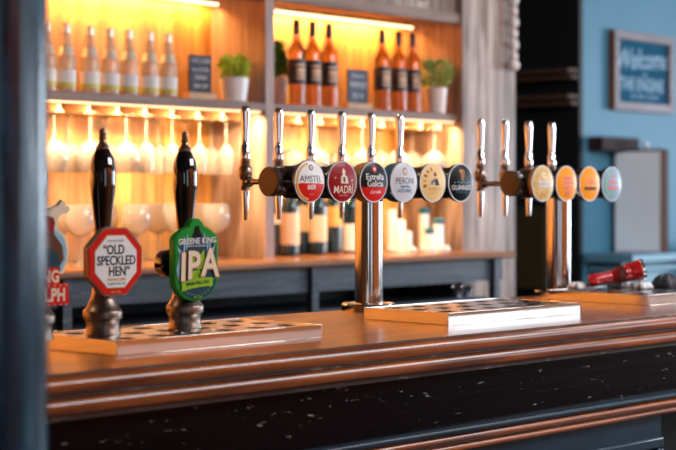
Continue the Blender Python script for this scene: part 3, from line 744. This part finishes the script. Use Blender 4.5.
def crumple(name, loc, sx, sy, sz, m, label, cat, seed, n=22):
    rnd = random.Random(seed); vs = []; fs = []
    ph = [(rnd.uniform(5, 14), rnd.uniform(5, 14), rnd.uniform(0, 6)) for _ in range(5)]
    for j in range(n):
        for i in range(n):
            a, b = i / (n - 1) * 2 - 1, j / (n - 1) * 2 - 1
            e = max(0, 1 - max(abs(a), abs(b)) ** 3)
            h = sum(abs(math.sin(p * a + q * b + r)) for p, q, r in ph) / 5
            vs.append((a * sx * (1 + 0.08 * math.sin(7 * b)), b * sy * (1 + 0.08 * math.sin(6 * a)), sz * e ** 0.5 * (0.35 + 0.65 * h)))
    for j in range(n - 1):
        for i in range(n - 1): fs.append((j * n + i, j * n + i + 1, (j + 1) * n + i + 1, (j + 1) * n + i))
    fs.append(tuple([i for i in range(n)][::-1] + [j * n for j in range(1, n)] + [(n - 1) * n + i for i in range(1, n)] + [j * n + n - 1 for j in range(n - 2, 0, -1)]))
    o = MB().add(vs, fs[:-1], m, True).build(name, None, loc, BA)
    s_ = o.modifiers.new('solid', 'SOLIDIFY'); s_.thickness = 0.002; s_.offset = 1
    return tag(o, label, cat)
crumple('bar_cloth', B(4.085, 2.690, tz), 0.030, 0.025, 0.022, 'cloth', 'folded white cloth propping up the head of the red torch', 'cloth', 3)
crumple('bar_cloth', B(4.095, 2.775, tz), 0.032, 0.022, 0.060, 'cloth', 'crumpled white cloth standing up behind the middle of the red torch', 'cloth', 4)
crumple('bar_cloth', B(3.955, 2.825, tz), 0.030, 0.02, 0.020, 'cloth', 'flat white cloth scrap behind the narrow end of the red torch', 'cloth', 5)
crumple('bar_cloth', B(4.175, 2.66, tz), 0.035, 0.03, 0.045, 'clothdark', 'dark crumpled cloth on the tray to the right of the torch', 'cloth', 8)
crumple('bar_cloth', B(4.26, 2.61, tz), 0.045, 0.025, 0.045, 'cloth', 'white crumpled cloth at the right edge beside the dark one', 'cloth', 9)

# ------------------------------------------------------------------ back bar casework
YB = 4.76
SZ = CAMZ + 0.3625
XL = -1.5
bb = thing('back_bar_shelving', 'lit wooden back bar shelving with pale divider and boarded pilaster', 'shelving', (0, 0, 0))
MB().box(XL, 5.68, YB, YB + 0.03, 1.16, 2.6, 'backpanel').build('back_panel', bb)
MB().box(4.452, 4.500, 4.45, YB, 1.1605, 2.6, 'divider').build('divider', bb)
MB().box(5.676, 6.072, 4.425, YB, 0.0, CH, 'pilaster').build('pilaster', bb)
MB().box(XL - 0.04, XL, 4.45, YB, 1.1605, 2.6, 'divider').build('side_panel', bb)
for a, b in ((XL, 4.452), (4.50, 5.676)):
    MB().rbox(a, b, 4.452, YB, SZ - 0.034, SZ, 'shelf', 0.002).build('shelf', bb)
    MB().rbox(a, b, 4.440, 4.50, CAMZ + 0.766, CAMZ + 0.815, 'header', 0.004).build('header_rail', bb)
    MB().box(a, b, 4.465, 4.50, CAMZ + 0.8152, 2.58, 'pilaster').build('header_board', bb)
    MB().box(a, b, 4.50, YB, CAMZ + 0.80, CAMZ + 0.825, 'shelf').build('soffit', bb)
    MB().box(a + 0.02, b - 0.02, 4.698, 4.708, CAMZ + 0.762, CAMZ + 0.773, 'led').build('strip_lamp', bb)
    MB().box(a + 0.02, b - 0.02, 4.458, 4.465, SZ - 0.041, SZ - 0.0345, 'ledlow').build('strip_lamp', bb)
MB().lathe([(0.001, 0), (0.05, 0), (0.045, 0.012), (0.03, 0.016), (0.001, 0.018)], 'darkbrown', 28,
           Matrix.Translation((ku(422, 4.46), 4.465, CAMZ + 0.885)) @ RX @ Matrix.Diagonal((1.3, 0.6, 1, 1))).build('oval_ornament', bb)
MB().rbox(XL, 5.67, 4.40, YB, 2.58, 2.66, 'header', 0.01).build('cornice', bb)

bc = thing('back_counter', 'brown wooden back counter on posts behind the beer fonts', 'counter', (0, 0, 0))
CZ = CAMZ - 0.250
CE = ku(516, 4.20)
MB().rbox(XL, 5.67, 4.20, YB - 0.001, CZ - 0.028, CZ, 'counterback', 0.008).rbox(5.67, CE, 4.20, 4.42, CZ - 0.028, CZ, 'counterback', 0.008).build('counter_top', bc)
MB().box(XL, CE - 0.03, 4.25, 4.27, CZ - 0.125, CZ - 0.0285, 'apron').build('apron', bc)
for px in (62, 310, 492):
    x = ku(px, 4.26)
    MB().box(x - 0.018, x + 0.018, 4.23, 4.265, 0.0, CZ - 0.029, 'apron').build('post', bc)
MB().box(XL, 5.66, 4.28, 4.69, CZ - 0.215, CZ - 0.20, 'apron').build('lower_shelf', bc)
MB().box(XL, 5.66, 4.70, 4.74, 0.0, CZ - 0.03, 'black').build('back_board', bc)
MB().box(XL, 5.66, 4.30, 4.685, 0.0, CZ - 0.36, 'black').build('cupboard', bc)
def small_cup(px, v, label):
    o = MB().lathe([(0.020, 0), (0.028, 0.045), (0.030, 0.05), (0.026, 0.05), (0.019, 0.004)], 'chrome', 20, None, False).build('steel_cup', None, (ku(px, v), v, CZ - 0.1995))
    tag(o, label, 'cup', 'steel cups under the back counter')
small_cup(457, 4.34, 'small steel cup under the back counter, left of the two')
small_cup(467, 4.34, 'small steel cup under the back counter, right of the two')

# glass hanging rails
def rack(x0, x1, label):
    t = thing('glass_rack', label, 'glass rack', ((x0 + x1) / 2, 4.6, SZ - 0.0352))
    n = int((x1 - x0) / 0.125)
    for k in range(n + 1):
        x = -(x1 - x0) / 2 + (x1 - x0) * k / n
        m = MB().box(x - 0.003, x + 0.003, -0.10, 0.13, -0.03, 0, 'label_copper').box(x - 0.018, x + 0.018, -0.10, 0.13, -0.034, -0.030, 'label_copper')
        m.build('rail', t)
rack(2.3, 4.40, 'brass glass hanging rails under the shelf of the left bay')
rack(4.56, 5.60, 'brass glass hanging rails under the shelf of the right bay')

# ------------------------------------------------------------------ glasses
def shell(out, inn, m='clearglass', n=28):
    return MB().lathe(out + inn[::-1], m, n, None, False)
def copa_mesh(h=0.215, r=0.056):
    st = h - 0.115
    out = [(1e-6, 0), (0.036, 0), (0.036, 0.002), (0.010, 0.006), (0.004, 0.012), (0.0038, st - 0.01), (0.008, st), (0.032, st + 0.012), (r - 0.006, st + 0.032), (r, st + 0.055), (r - 0.003, st + 0.085), (r - 0.012, h)]
    inn = [(1e-6, st + 0.004), (0.030, st + 0.015), (r - 0.008, st + 0.034), (r - 0.002, st + 0.055), (r - 0.005, st + 0.085), (r - 0.0135, h)]
    return out, inn
def wine_mesh(h=0.215, r=0.034):
    st = h - 0.115
    out = [(1e-6, 0), (0.031, 0), (0.031, 0.002), (0.009, 0.006), (0.0036, 0.012), (0.0034, st - 0.008), (0.007, st), (0.022, st + 0.014), (r - 0.002, st + 0.036), (r, st + 0.06), (r - 0.005, h)]
    inn = [(1e-6, st + 0.004), (0.020, st + 0.016), (r - 0.004, st + 0.037), (r - 0.002, st + 0.06), (r - 0.0065, h)]
    return out, inn
gp = {}
def glass_at(kind, name, px, v, z, flip, label, group):
    if kind not in gp:
        o = shell(*(copa_mesh() if kind == 'copa' else wine_mesh())).build(name); gp[kind] = o
    else:
        o = gp[kind].copy(); COL.objects.link(o)
    o.name = name
    o.location = (ku(px, v), v, z + 0.0006)
    o.rotation_euler = (math.pi, 0, random.uniform(0, 3)) if flip else (0, 0, 0)
    for k in ('label', 'category', 'group'):
        if k in o.keys(): del o[k]
    tag(o, label, 'glass', group)
HZ = SZ - 0.0352 - 0.0310
HG1, HG2, HG3 = 'balloon glasses hanging in the left bay', 'slim wine glasses hanging in the left bay', 'balloon glasses hanging in the right bay'
for i, (px, v) in enumerate(((54, 4.56), (68, 4.68), (90, 4.56), (106, 4.68), (126, 4.56))):
    glass_at('copa', 'balloon_glass', px, v, HZ, True, ['balloon glass hanging upside down, the first beside the post', 'balloon glass hanging upside down, second beside the post and set back',
             'balloon glass hanging upside down to the left of the octagonal clip handle', 'balloon glass hanging upside down behind the first black handle', 'balloon glass hanging upside down just right of the first black handle'][i], HG1)
for i, (px, v) in enumerate(((146, 4.56), (158, 4.68), (172, 4.56), (186, 4.68), (199, 4.56), (211, 4.68), (226, 4.56))):
    glass_at('wine', 'wine_glass', px, v, HZ, True, ['slim wine glass hanging left-most of the slim row', 'second slim wine glass from the left, hanging set back', 'slim wine glass hanging just left of the second black handle',
             'slim wine glass hanging behind the second black handle', 'slim wine glass hanging just right of the second black handle', 'slim wine glass hanging second from the divider end, set back', 'slim wine glass hanging nearest the divider in the left bay'][i], HG2)
for i, (px, v) in enumerate(((292, 4.68), (316, 4.56), (340, 4.68), (362, 4.56), (380, 4.68), (398, 4.55), (412, 4.665), (434, 4.515))):
    glass_at('copa', 'balloon_glass', px, v, HZ, True, 'balloon glass hanging upside down in the right bay, ' + ['first after the divider', 'second after the divider', 'third after the divider', 'fourth after the divider',
             'fifth after the divider', 'third before the pilaster', 'second before the pilaster', 'nearest the pilaster'][i], HG3)
SG = 'goblets standing on the back counter'
for i, (px, v) in enumerate(((58, 4.62), (80, 4.50), (104, 4.64), (136, 4.52), (158, 4.64), (178, 4.52), (198, 4.64), (216, 4.52))):
    glass_at('copa', 'goblet', px, v, CZ, False, 'wide goblet standing on the back counter, ' + ['nearest the post', 'second from the post', 'behind the octagonal clip', 'just right of the octagonal clip',
             'between the two pump clips, set back', 'left behind the green clip', 'behind the green clip, set back', 'right of the green clip'][i], SG)
    
# ------------------------------------------------------------------ bottles on the shelf
def clear_bottle(loc, label):
    t = thing('sparkling_bottle', label, 'bottle', loc, 0, 'pale bottles on the left shelf')
    MB().lathe([(1e-6, 0.003), (0.030, 0), (0.0358, 0.005), (0.0358, 0.105), (0.0335, 0.125), (0.0265, 0.150), (0.019, 0.178), (0.0155, 0.205), (0.0145, 0.212), (0.0145, 0.222)], 'bottleglass', 28).build('body', t)
    MB().lathe([(0.0164, 0.210), (0.0166, 0.238), (0.0150, 0.243), (1e-6, 0.244)], 'foil', 24, None, False).build('cap', t)
    MB().lathe([(0.0362, 0.018), (0.0362, 0.078)], 'label_white', 28, None, False).lathe([(0.0364, 0.018), (0.0364, 0.034)], 'label_yellow', 28, None, False).build('label', t)
    MB().lathe([(0.0320, 0.132), (0.0270, 0.150), (0.0232, 0.163)], 'foil', 28, None, False).build('neck_label', t)
    return t
xs = [46, 66, 89.7, 109.5, 128.7, 149.5, 167.8]
words_ = ['cut off by the post', 'second from the post', 'third from the post', 'fourth from the post', 'third from the right', 'second from the right', 'nearest the chalkboard']
b0 = None
for px, wd in zip(xs, words_):
    lab = 'pale glass bottle with white label on the upper shelf, ' + wd
    loc = (ku(px, 4.53), 4.53, SZ + 0.0006)
    if b0 is None: b0 = clear_bottle(loc, lab)
    else: dup(b0, loc, lab)
def rose(loc, label):
    t = thing('wine_bottle', label, 'bottle', loc, 0, 'black-labelled wine bottles on the right shelf')
    MB().lathe([(1e-6, 0.006), (0.028, 0), (0.0358, 0.006), (0.0362, 0.06), (0.0362, 0.215), (0.034, 0.232), (0.022, 0.252), (0.0150, 0.268), (0.0142, 0.29), (0.0142, 0.348)], 'amber', 28).build('body', t)
    MB().lathe([(0.0152, 0.292), (0.0156, 0.350), (0.014, 0.353), (1e-6, 0.353)], 'capsule', 24, None, False).build('capsule', t)
    l = MB().lathe([(0.0368, 0.092), (0.0368, 0.190)], 'label_black', 28, None, False).build('label', t)
    m = MB()
    for z, a0, a1, h in ((0.165, -150, -70, 0.006), (0.145, -140, -60, 0.010), (0.128, -140, -70, 0.007), (0.112, -145, -65, 0.005)):
        vs = []; K = 10
        for k in range(K + 1):
            a = R(a0 + (a1 - a0) * k / K)
            for zz in (z - h / 2, z + h / 2): vs.append((0.0372 * math.cos(a), 0.0372 * math.sin(a), zz))
        m.add(vs, [(2 * k, 2 * k + 2, 2 * k + 3, 2 * k + 1) for k in range(K)], 'label_copper', True)
    m.build('label_print', l)
    return t
r0 = None
for px, wd in ((296.5, 'left of the group by the divider'), (312.3, 'middle of the group by the divider'), (329, 'right of the group by the divider'),
               (382, 'left of the group by the third plant'), (398.5, 'middle of the group by the third plant'), (412.5, 'right of the group by the third plant')):
    lab = 'amber wine bottle with black label, ' + wd; loc = (ku(px, 4.53), 4.53, SZ + 0.0006)
    if r0 is None: r0 = rose(loc, lab)
    else: dup(r0, loc, lab)

# dark bottles on the back counter
def dark_bottle(px, v, lab, lm, z0, z1, wide=1.0, top='teal'):
    t = thing('dark_wine_bottle', lab, 'bottle', (ku(px, v), v, CZ + 0.0006), R(-30), 'dark bottles on the back counter')
    s = wide
    MB().lathe([(1e-6, 0.006), (0.028 * s, 0), (0.038 * s, 0.006), (0.038 * s, 0.20), (0.034 * s, 0.22), (0.020, 0.245), (0.0148, 0.26), (0.0142, 0.30)], 'greenglass', 28).build('body', t)
    MB().lathe([(0.0150, 0.262), (0.0155, 0.305), (1e-6, 0.306)], top, 20, None, False).build('capsule', t)
    MB().lathe([(0.0386 * s, z0), (0.0386 * s, z1)], lm, 28, None, False).build('label', t)
dark_bottle(278, 4.70, 'dark bottle partly hidden by the pale divider post', 'label_white', 0.13, 0.17)
dark_bottle(290, 4.58, 'dark bottle with long cream label, second from the divider', 'label_cream', 0.045, 0.175)
dark_bottle(303.5, 4.665, 'dark bottle with high cream label between two cream-labelled ones', 'label_cream', 0.095, 0.205)
dark_bottle(318, 4.575, 'dark bottle with slanted cream label below the second badge', 'label_cream', 0.055, 0.165)
dark_bottle(333.5, 4.64, 'dark bottle with gold and white label', 'label_gold', 0.115, 0.20)
dark_bottle(350, 4.62, 'dark bottle with broad white label beside the steel column', 'label_white', 0.01, 0.125, 1.1)

# white canisters
def canister(px, v, h, lab, lid=False, r=0.024):
    t = thing('canister', lab, 'canister', (ku(px, v), v, CZ + 0.0006), 0, 'white canisters on the back counter')
    MB().lathe([(1e-6, 0), (r, 0), (r, h - 0.006), (r - 0.003, h), (1e-6, h)], 'canister', 28).build('body', t)
    if lid: MB().lathe([(r + 0.001, h - 0.020), (r + 0.0015, h + 0.002), (r - 0.002, h + 0.006), (1e-6, h + 0.006)], 'teal', 28, None, False).build('lid', t)
canister(391.5, 4.62, 0.185, 'tall plain white canister, nearest the steel column')
canister(400, 4.52, 0.140, 'middle-height plain white canister in a stepped row of three')
canister(408, 4.40, 0.095, 'short plain white canister, last of the stepped row of three', r=0.018)
canister(424, 4.585, 0.185, 'tall white canister with blue-green lid, tallest of the lidded ones', True)
canister(438.5, 4.47, 0.140, 'white canister with blue-green lid, right-hand one', True)
canister(430, 4.40, 0.100, 'short white canister with blue-green lid at the front', True, 0.021)
for px, v, lab in ((391, 4.50, 'small round white pot before the tall plain canister'), (413.5, 4.34, 'small round white pot beside the short plain canister'),
                   (423, 4.50, 'small round white pot before the tallest lidded canister'), (441, 4.33, 'small round white pot before the right-hand lidded canister'),
                   (447, 4.33, 'small round white pot nearest the pilaster')):
    o = MB().lathe([(1e-6, 0), (0.009, 0), (0.014, 0.008), (0.015, 0.016), (0.012, 0.025), (0.006, 0.029), (1e-6, 0.030)], 'canister', 18).build('round_pot', None, (ku(px, v), v, CZ + 0.0006))
    tag(o, lab, 'pot', 'small round white pots on the back counter')

# ------------------------------------------------------------------ plants and chalkboards on the shelf
def plant(px, v, lab, pr, ph, pm_, lm, n, fr, fh, seed, cone=False):
    rnd = random.Random(seed)
    t = thing('potted_plant', lab, 'plant', (ku(px, v), v, SZ + 0.0006), 0)
    MB().lathe([(1e-6, 0.001), (pr * 0.78, 0), (pr * 0.84, 0.004), (pr, ph - 0.002), (pr - 0.002, ph), (pr - 0.005, ph), (pr - 0.006, ph - 0.012)], pm_, 32, None, False).build('pot', t)
    MB().lathe([(pr - 0.006, ph - 0.014), (1e-6, ph - 0.006)], 'soil', 24, None, False).build('soil', t)
    m = MB()
    for k in range(n):
        a = rnd.uniform(0, 2 * math.pi); hh = rnd.random()
        rad = fr * math.sqrt(rnd.random()) * ((1.05 - hh) if cone else (0.55 + 0.5 * math.sin(math.pi * min(1, hh * 0.9 + 0.1))))
        c = Vector((rad * math.cos(a), rad * math.sin(a), ph + 0.002 + hh * fh))
        dr = Vector((math.cos(a) + rnd.uniform(-.7, .7), math.sin(a) + rnd.uniform(-.7, .7), rnd.uniform(0.1, 1.6))).normalized()
        sd = dr.cross(Vector((rnd.uniform(-1, 1), rnd.uniform(-1, 1), 0.3))).normalized()
        up = dr.cross(sd).normalized()
        l, w_ = rnd.uniform(0.018, 0.038), rnd.uniform(0.004, 0.009)
        m.add([c, c + dr * l * .5 + sd * w_ - up * .002, c + dr * l, c + dr * l * .5 - sd * w_ - up * .002, c + dr * l * .5 + up * .002], [(0, 1, 4), (1, 2, 4), (2, 3, 4), (3, 0, 4)], lm)
    m.build('foliage', t)
    m = MB()
    for k in range(14):
        a = rnd.uniform(0, 6.28); q = rnd.uniform(0.2, 0.8) * fr
        m.tube((0.3 * q * math.cos(a), 0.3 * q * math.sin(a), ph - 0.010), (q * math.cos(a), q * math.sin(a), ph + fh * rnd.uniform(.5, .85)), 0.0014, 0.0009, 'leafdark', 6)
    m.build('stems', t)
plant(234, 4.53, 'bushy light green plant in a white pot at the end of the left shelf', 0.060, 0.095, 'pot', 'leaf', 240, 0.052, 0.075, 1)
plant(278, 4.67, 'dark green conical plant in a pinkish pot half behind the divider', 0.040, 0.125, 'potpink', 'leafdark', 420, 0.042, 0.135, 2, True)
plant(436, 4.50, 'loose grey-green plant in a tall pale pot at the end of the right shelf', 0.050, 0.115, 'potpink', 'leafgrey', 330, 0.072, 0.115, 3)

def board(px, v, w_, h, lab, bm, lines, stand):
    t = thing('chalkboard', lab, 'chalkboard', (ku(px, v), v, SZ + 0.0006), 0)
    MB().rbox(-w_ * 0.62, w_ * 0.62, -0.02, 0.02, 0.0, stand, 'woodstand', 0.003).build('stand', t)
    b = MB().box(-w_ / 2, w_ / 2, -0.004, 0.004, stand, stand + h, 'label_black').box(-w_ / 2 + 0.004, w_ / 2 - 0.004, -0.005, -0.004, stand + 0.004, stand + h - 0.004, bm).build('slate', t)
    m = MB()
    for tx, z, s, xs_ in lines: m.text(tx, s, 0, stand + z, -0.005, 'chalk', xs_, 0.01, shear=0.1)
    m.build('chalk_lettering', b)
board(200, 4.55, 0.115, 0.145, 'small black chalkboard with four chalk lines on the left shelf', 'slate', [('WELCOME', 0.122, 0.024, 0.85), ('to LOCAL', 0.090, 0.022, 0.9), ('DRINKS', 0.058, 0.024, 0.8), ('BAR OFF', 0.026, 0.022, 0.85)], 0.030)
board(357.5, 4.55, 0.128, 0.145, 'small grey-blue chalkboard with white writing on the right shelf', 'slateblue', [('Seasonal', 0.118, 0.022, 1.1), ('WINES', 0.078, 0.036, 1.0), ('by us', 0.036, 0.030, 1.1)], 0.028)

# cream bead string on the pilaster edge
m = MB(); zb = CAMZ + 0.612
for k in range(16): m.ball((0, 0, zb + 0.03 + 0.052 * k), 0.019 + 0.004 * (k % 2), 'bead', 12, 1.35)
m.ball((0, 0, zb - 0.012), 0.027, 'bead', 14)
m.tube((0, 0, zb), (0, 0, CH - 0.15), 0.004, 0.004, 'bead', 8)
tag(m.build('bead_string', None, (ku(514, 4.393), 4.393, 0)), 'cream beaded string hanging down the right edge of the boarded pilaster', 'bead string')

# ------------------------------------------------------------------ black return wall: shelves and olive panel
for z0, lab in ((CAMZ + 0.640, 'upper brown wooden wall shelf in the black doorway'), (CAMZ + 0.495, 'lower brown wooden wall shelf in the black doorway')):
    t = thing('wall_shelf', lab, 'shelf', (7.465, 5.25, z0))
    MB().rbox(-0.10, 0.0, -0.245, 0.35, 0.040, 0.062, 'shelfbrown', 0.003).build('board', t)
    MB().rbox(-0.075, 0.0, -0.245, 0.35, 0.004, 0.026, 'shelfbrown', 0.003).build('rail', t)
    MB().box(-0.06, 0.0, -0.2, -0.18, 0.026, 0.040, 'darkbrown').box(-0.06, 0.0, 0.25, 0.27, 0.026, 0.040, 'darkbrown').build('bracket', t)
d1 = thing('door_1', None, None, (7.46, 5.22, 0)); struct(d1)
MB().box(-0.02, 0.004, 0.0, 0.5, 0.88, 1.34, 'olive').build('door_panel', d1)
MB().box(-0.015, 0.004, -0.03, 0.53, 0.0, 0.85, 'black').build('kick_panel', d1)

# ------------------------------------------------------------------ blue wall: sign, cabinet, ledge
sx0, sx1 = ku(614.5, 4.96), ku(674, 4.96)
sw_, sh_ = sx1 - sx0, 0.455
t = thing('framed_sign', 'framed blue welcome sign with pale lettering on the blue wall', 'sign', ((sx0 + sx1) / 2, 5.0, CAMZ + 0.485))
fr = 0.048
m = MB()
m.box(-sw_ / 2, sw_ / 2, -0.045, -0.004, 0, fr, 'signframe').box(-sw_ / 2, sw_ / 2, -0.045, -0.004, sh_ - fr, sh_, 'signframe')
m.box(-sw_ / 2, -sw_ / 2 + fr, -0.045, -0.004, fr, sh_ - fr, 'signframe').box(sw_ / 2 - fr, sw_ / 2, -0.045, -0.004, fr, sh_ - fr, 'signframe')
m.box(-sw_ / 2 - 0.002, -sw_ / 2, -0.045, -0.001, 0, sh_, 'brownwood')
m.build('frame', t, bevel=0.003)
b = MB().box(-sw_ / 2 + fr, sw_ / 2 - fr, -0.02, -0.004, fr, sh_ - fr, 'signboard').build('board', t)
m = MB().text('Welcome', 0.165, 0.0, sh_ * 0.66, -0.0205, 'signtext', 0.86, 0.006, shear=0.35, rot=0.04)
m.text('to', 0.05, 0.03, sh_ * 0.475, -0.0205, 'signtext', 1, 0.0, shear=0.3)
m.text('THE ENGINE', 0.105, 0.0, sh_ * 0.335, -0.0205, 'signtext', 0.80, 0.008)
m.text('IN THE TOWN', 0.034, 0.03, sh_ * 0.19, -0.0205, 'signtext', 1.3, 0.0)
m.build('lettering', b)

lz = CAMZ - 0.325
struct(MB().rbox(7.50, 8.20, 4.68, 4.99, lz - 0.045, lz, 'bluetrim', 0.006).rbox(7.53, 8.15, 4.73, 4.99, lz - 0.10, lz - 0.07, 'bluetrim', 0.006).box(7.55, 8.13, 4.78, 4.99, lz - 0.5, lz - 0.045, 'bluetrim').build('trim_1'))
struct(MB().box(7.5, 13.4, 4.96, 5.0, 0, 0.9, 'bluetrim').build('trim_2'))
cx0 = ku(616, 4.99)
t = thing('wall_cabinet', 'narrow wooden cabinet with pale silver side standing on the blue ledge', 'cabinet', (cx0 + 0.02, 4.71, lz), R(16))
MB().box(0.006, 0.17, 0.0, 0.265, 0.0, 0.585, 'cabinetbrown').build('body', t, bevel=0.003)
MB().box(0.0, 0.006, 0.006, 0.262, 0.006, 0.570, 'silverpanel').build('side_panel', t)
MB().lathe([(0.006, 0), (0.008, 0.01), (0.018, 0.02), (0.018, 0.032), (0.010, 0.040), (1e-6, 0.041)], 'canister', 18, Matrix.Translation((0.05, 0.10, 0.585))).build('top_knob', t)
a, b_ = ku(598, 4.93), ku(618, 4.93)
tag(MB().rbox(a, b_ + 0.18, 4.90, 4.995, CAMZ + 0.245, CAMZ + 0.325, 'darkbrown', 0.006).build('wall_rail'), 'dark wooden rail fixed to the blue wall above the pale cabinet', 'rail')
# upholstered seat back at the far right
t = thing('banquette', 'deep blue patterned banquette back at the far right edge', 'seat', (8.30, 4.6, 0))
MB().rbox(0, 1.3, 0.0, 0.12, 0.42, lz + 0.05, 'bluedeep', 0.03).build('backrest', t)
MB().rbox(0, 1.3, -0.42, 0.12, 0.28, 0.419, 'bluedeep', 0.03).build('seat', t)
MB().box(0.03, 1.27, -0.38, 0.10, 0.0, 0.279, 'black').build('plinth', t)
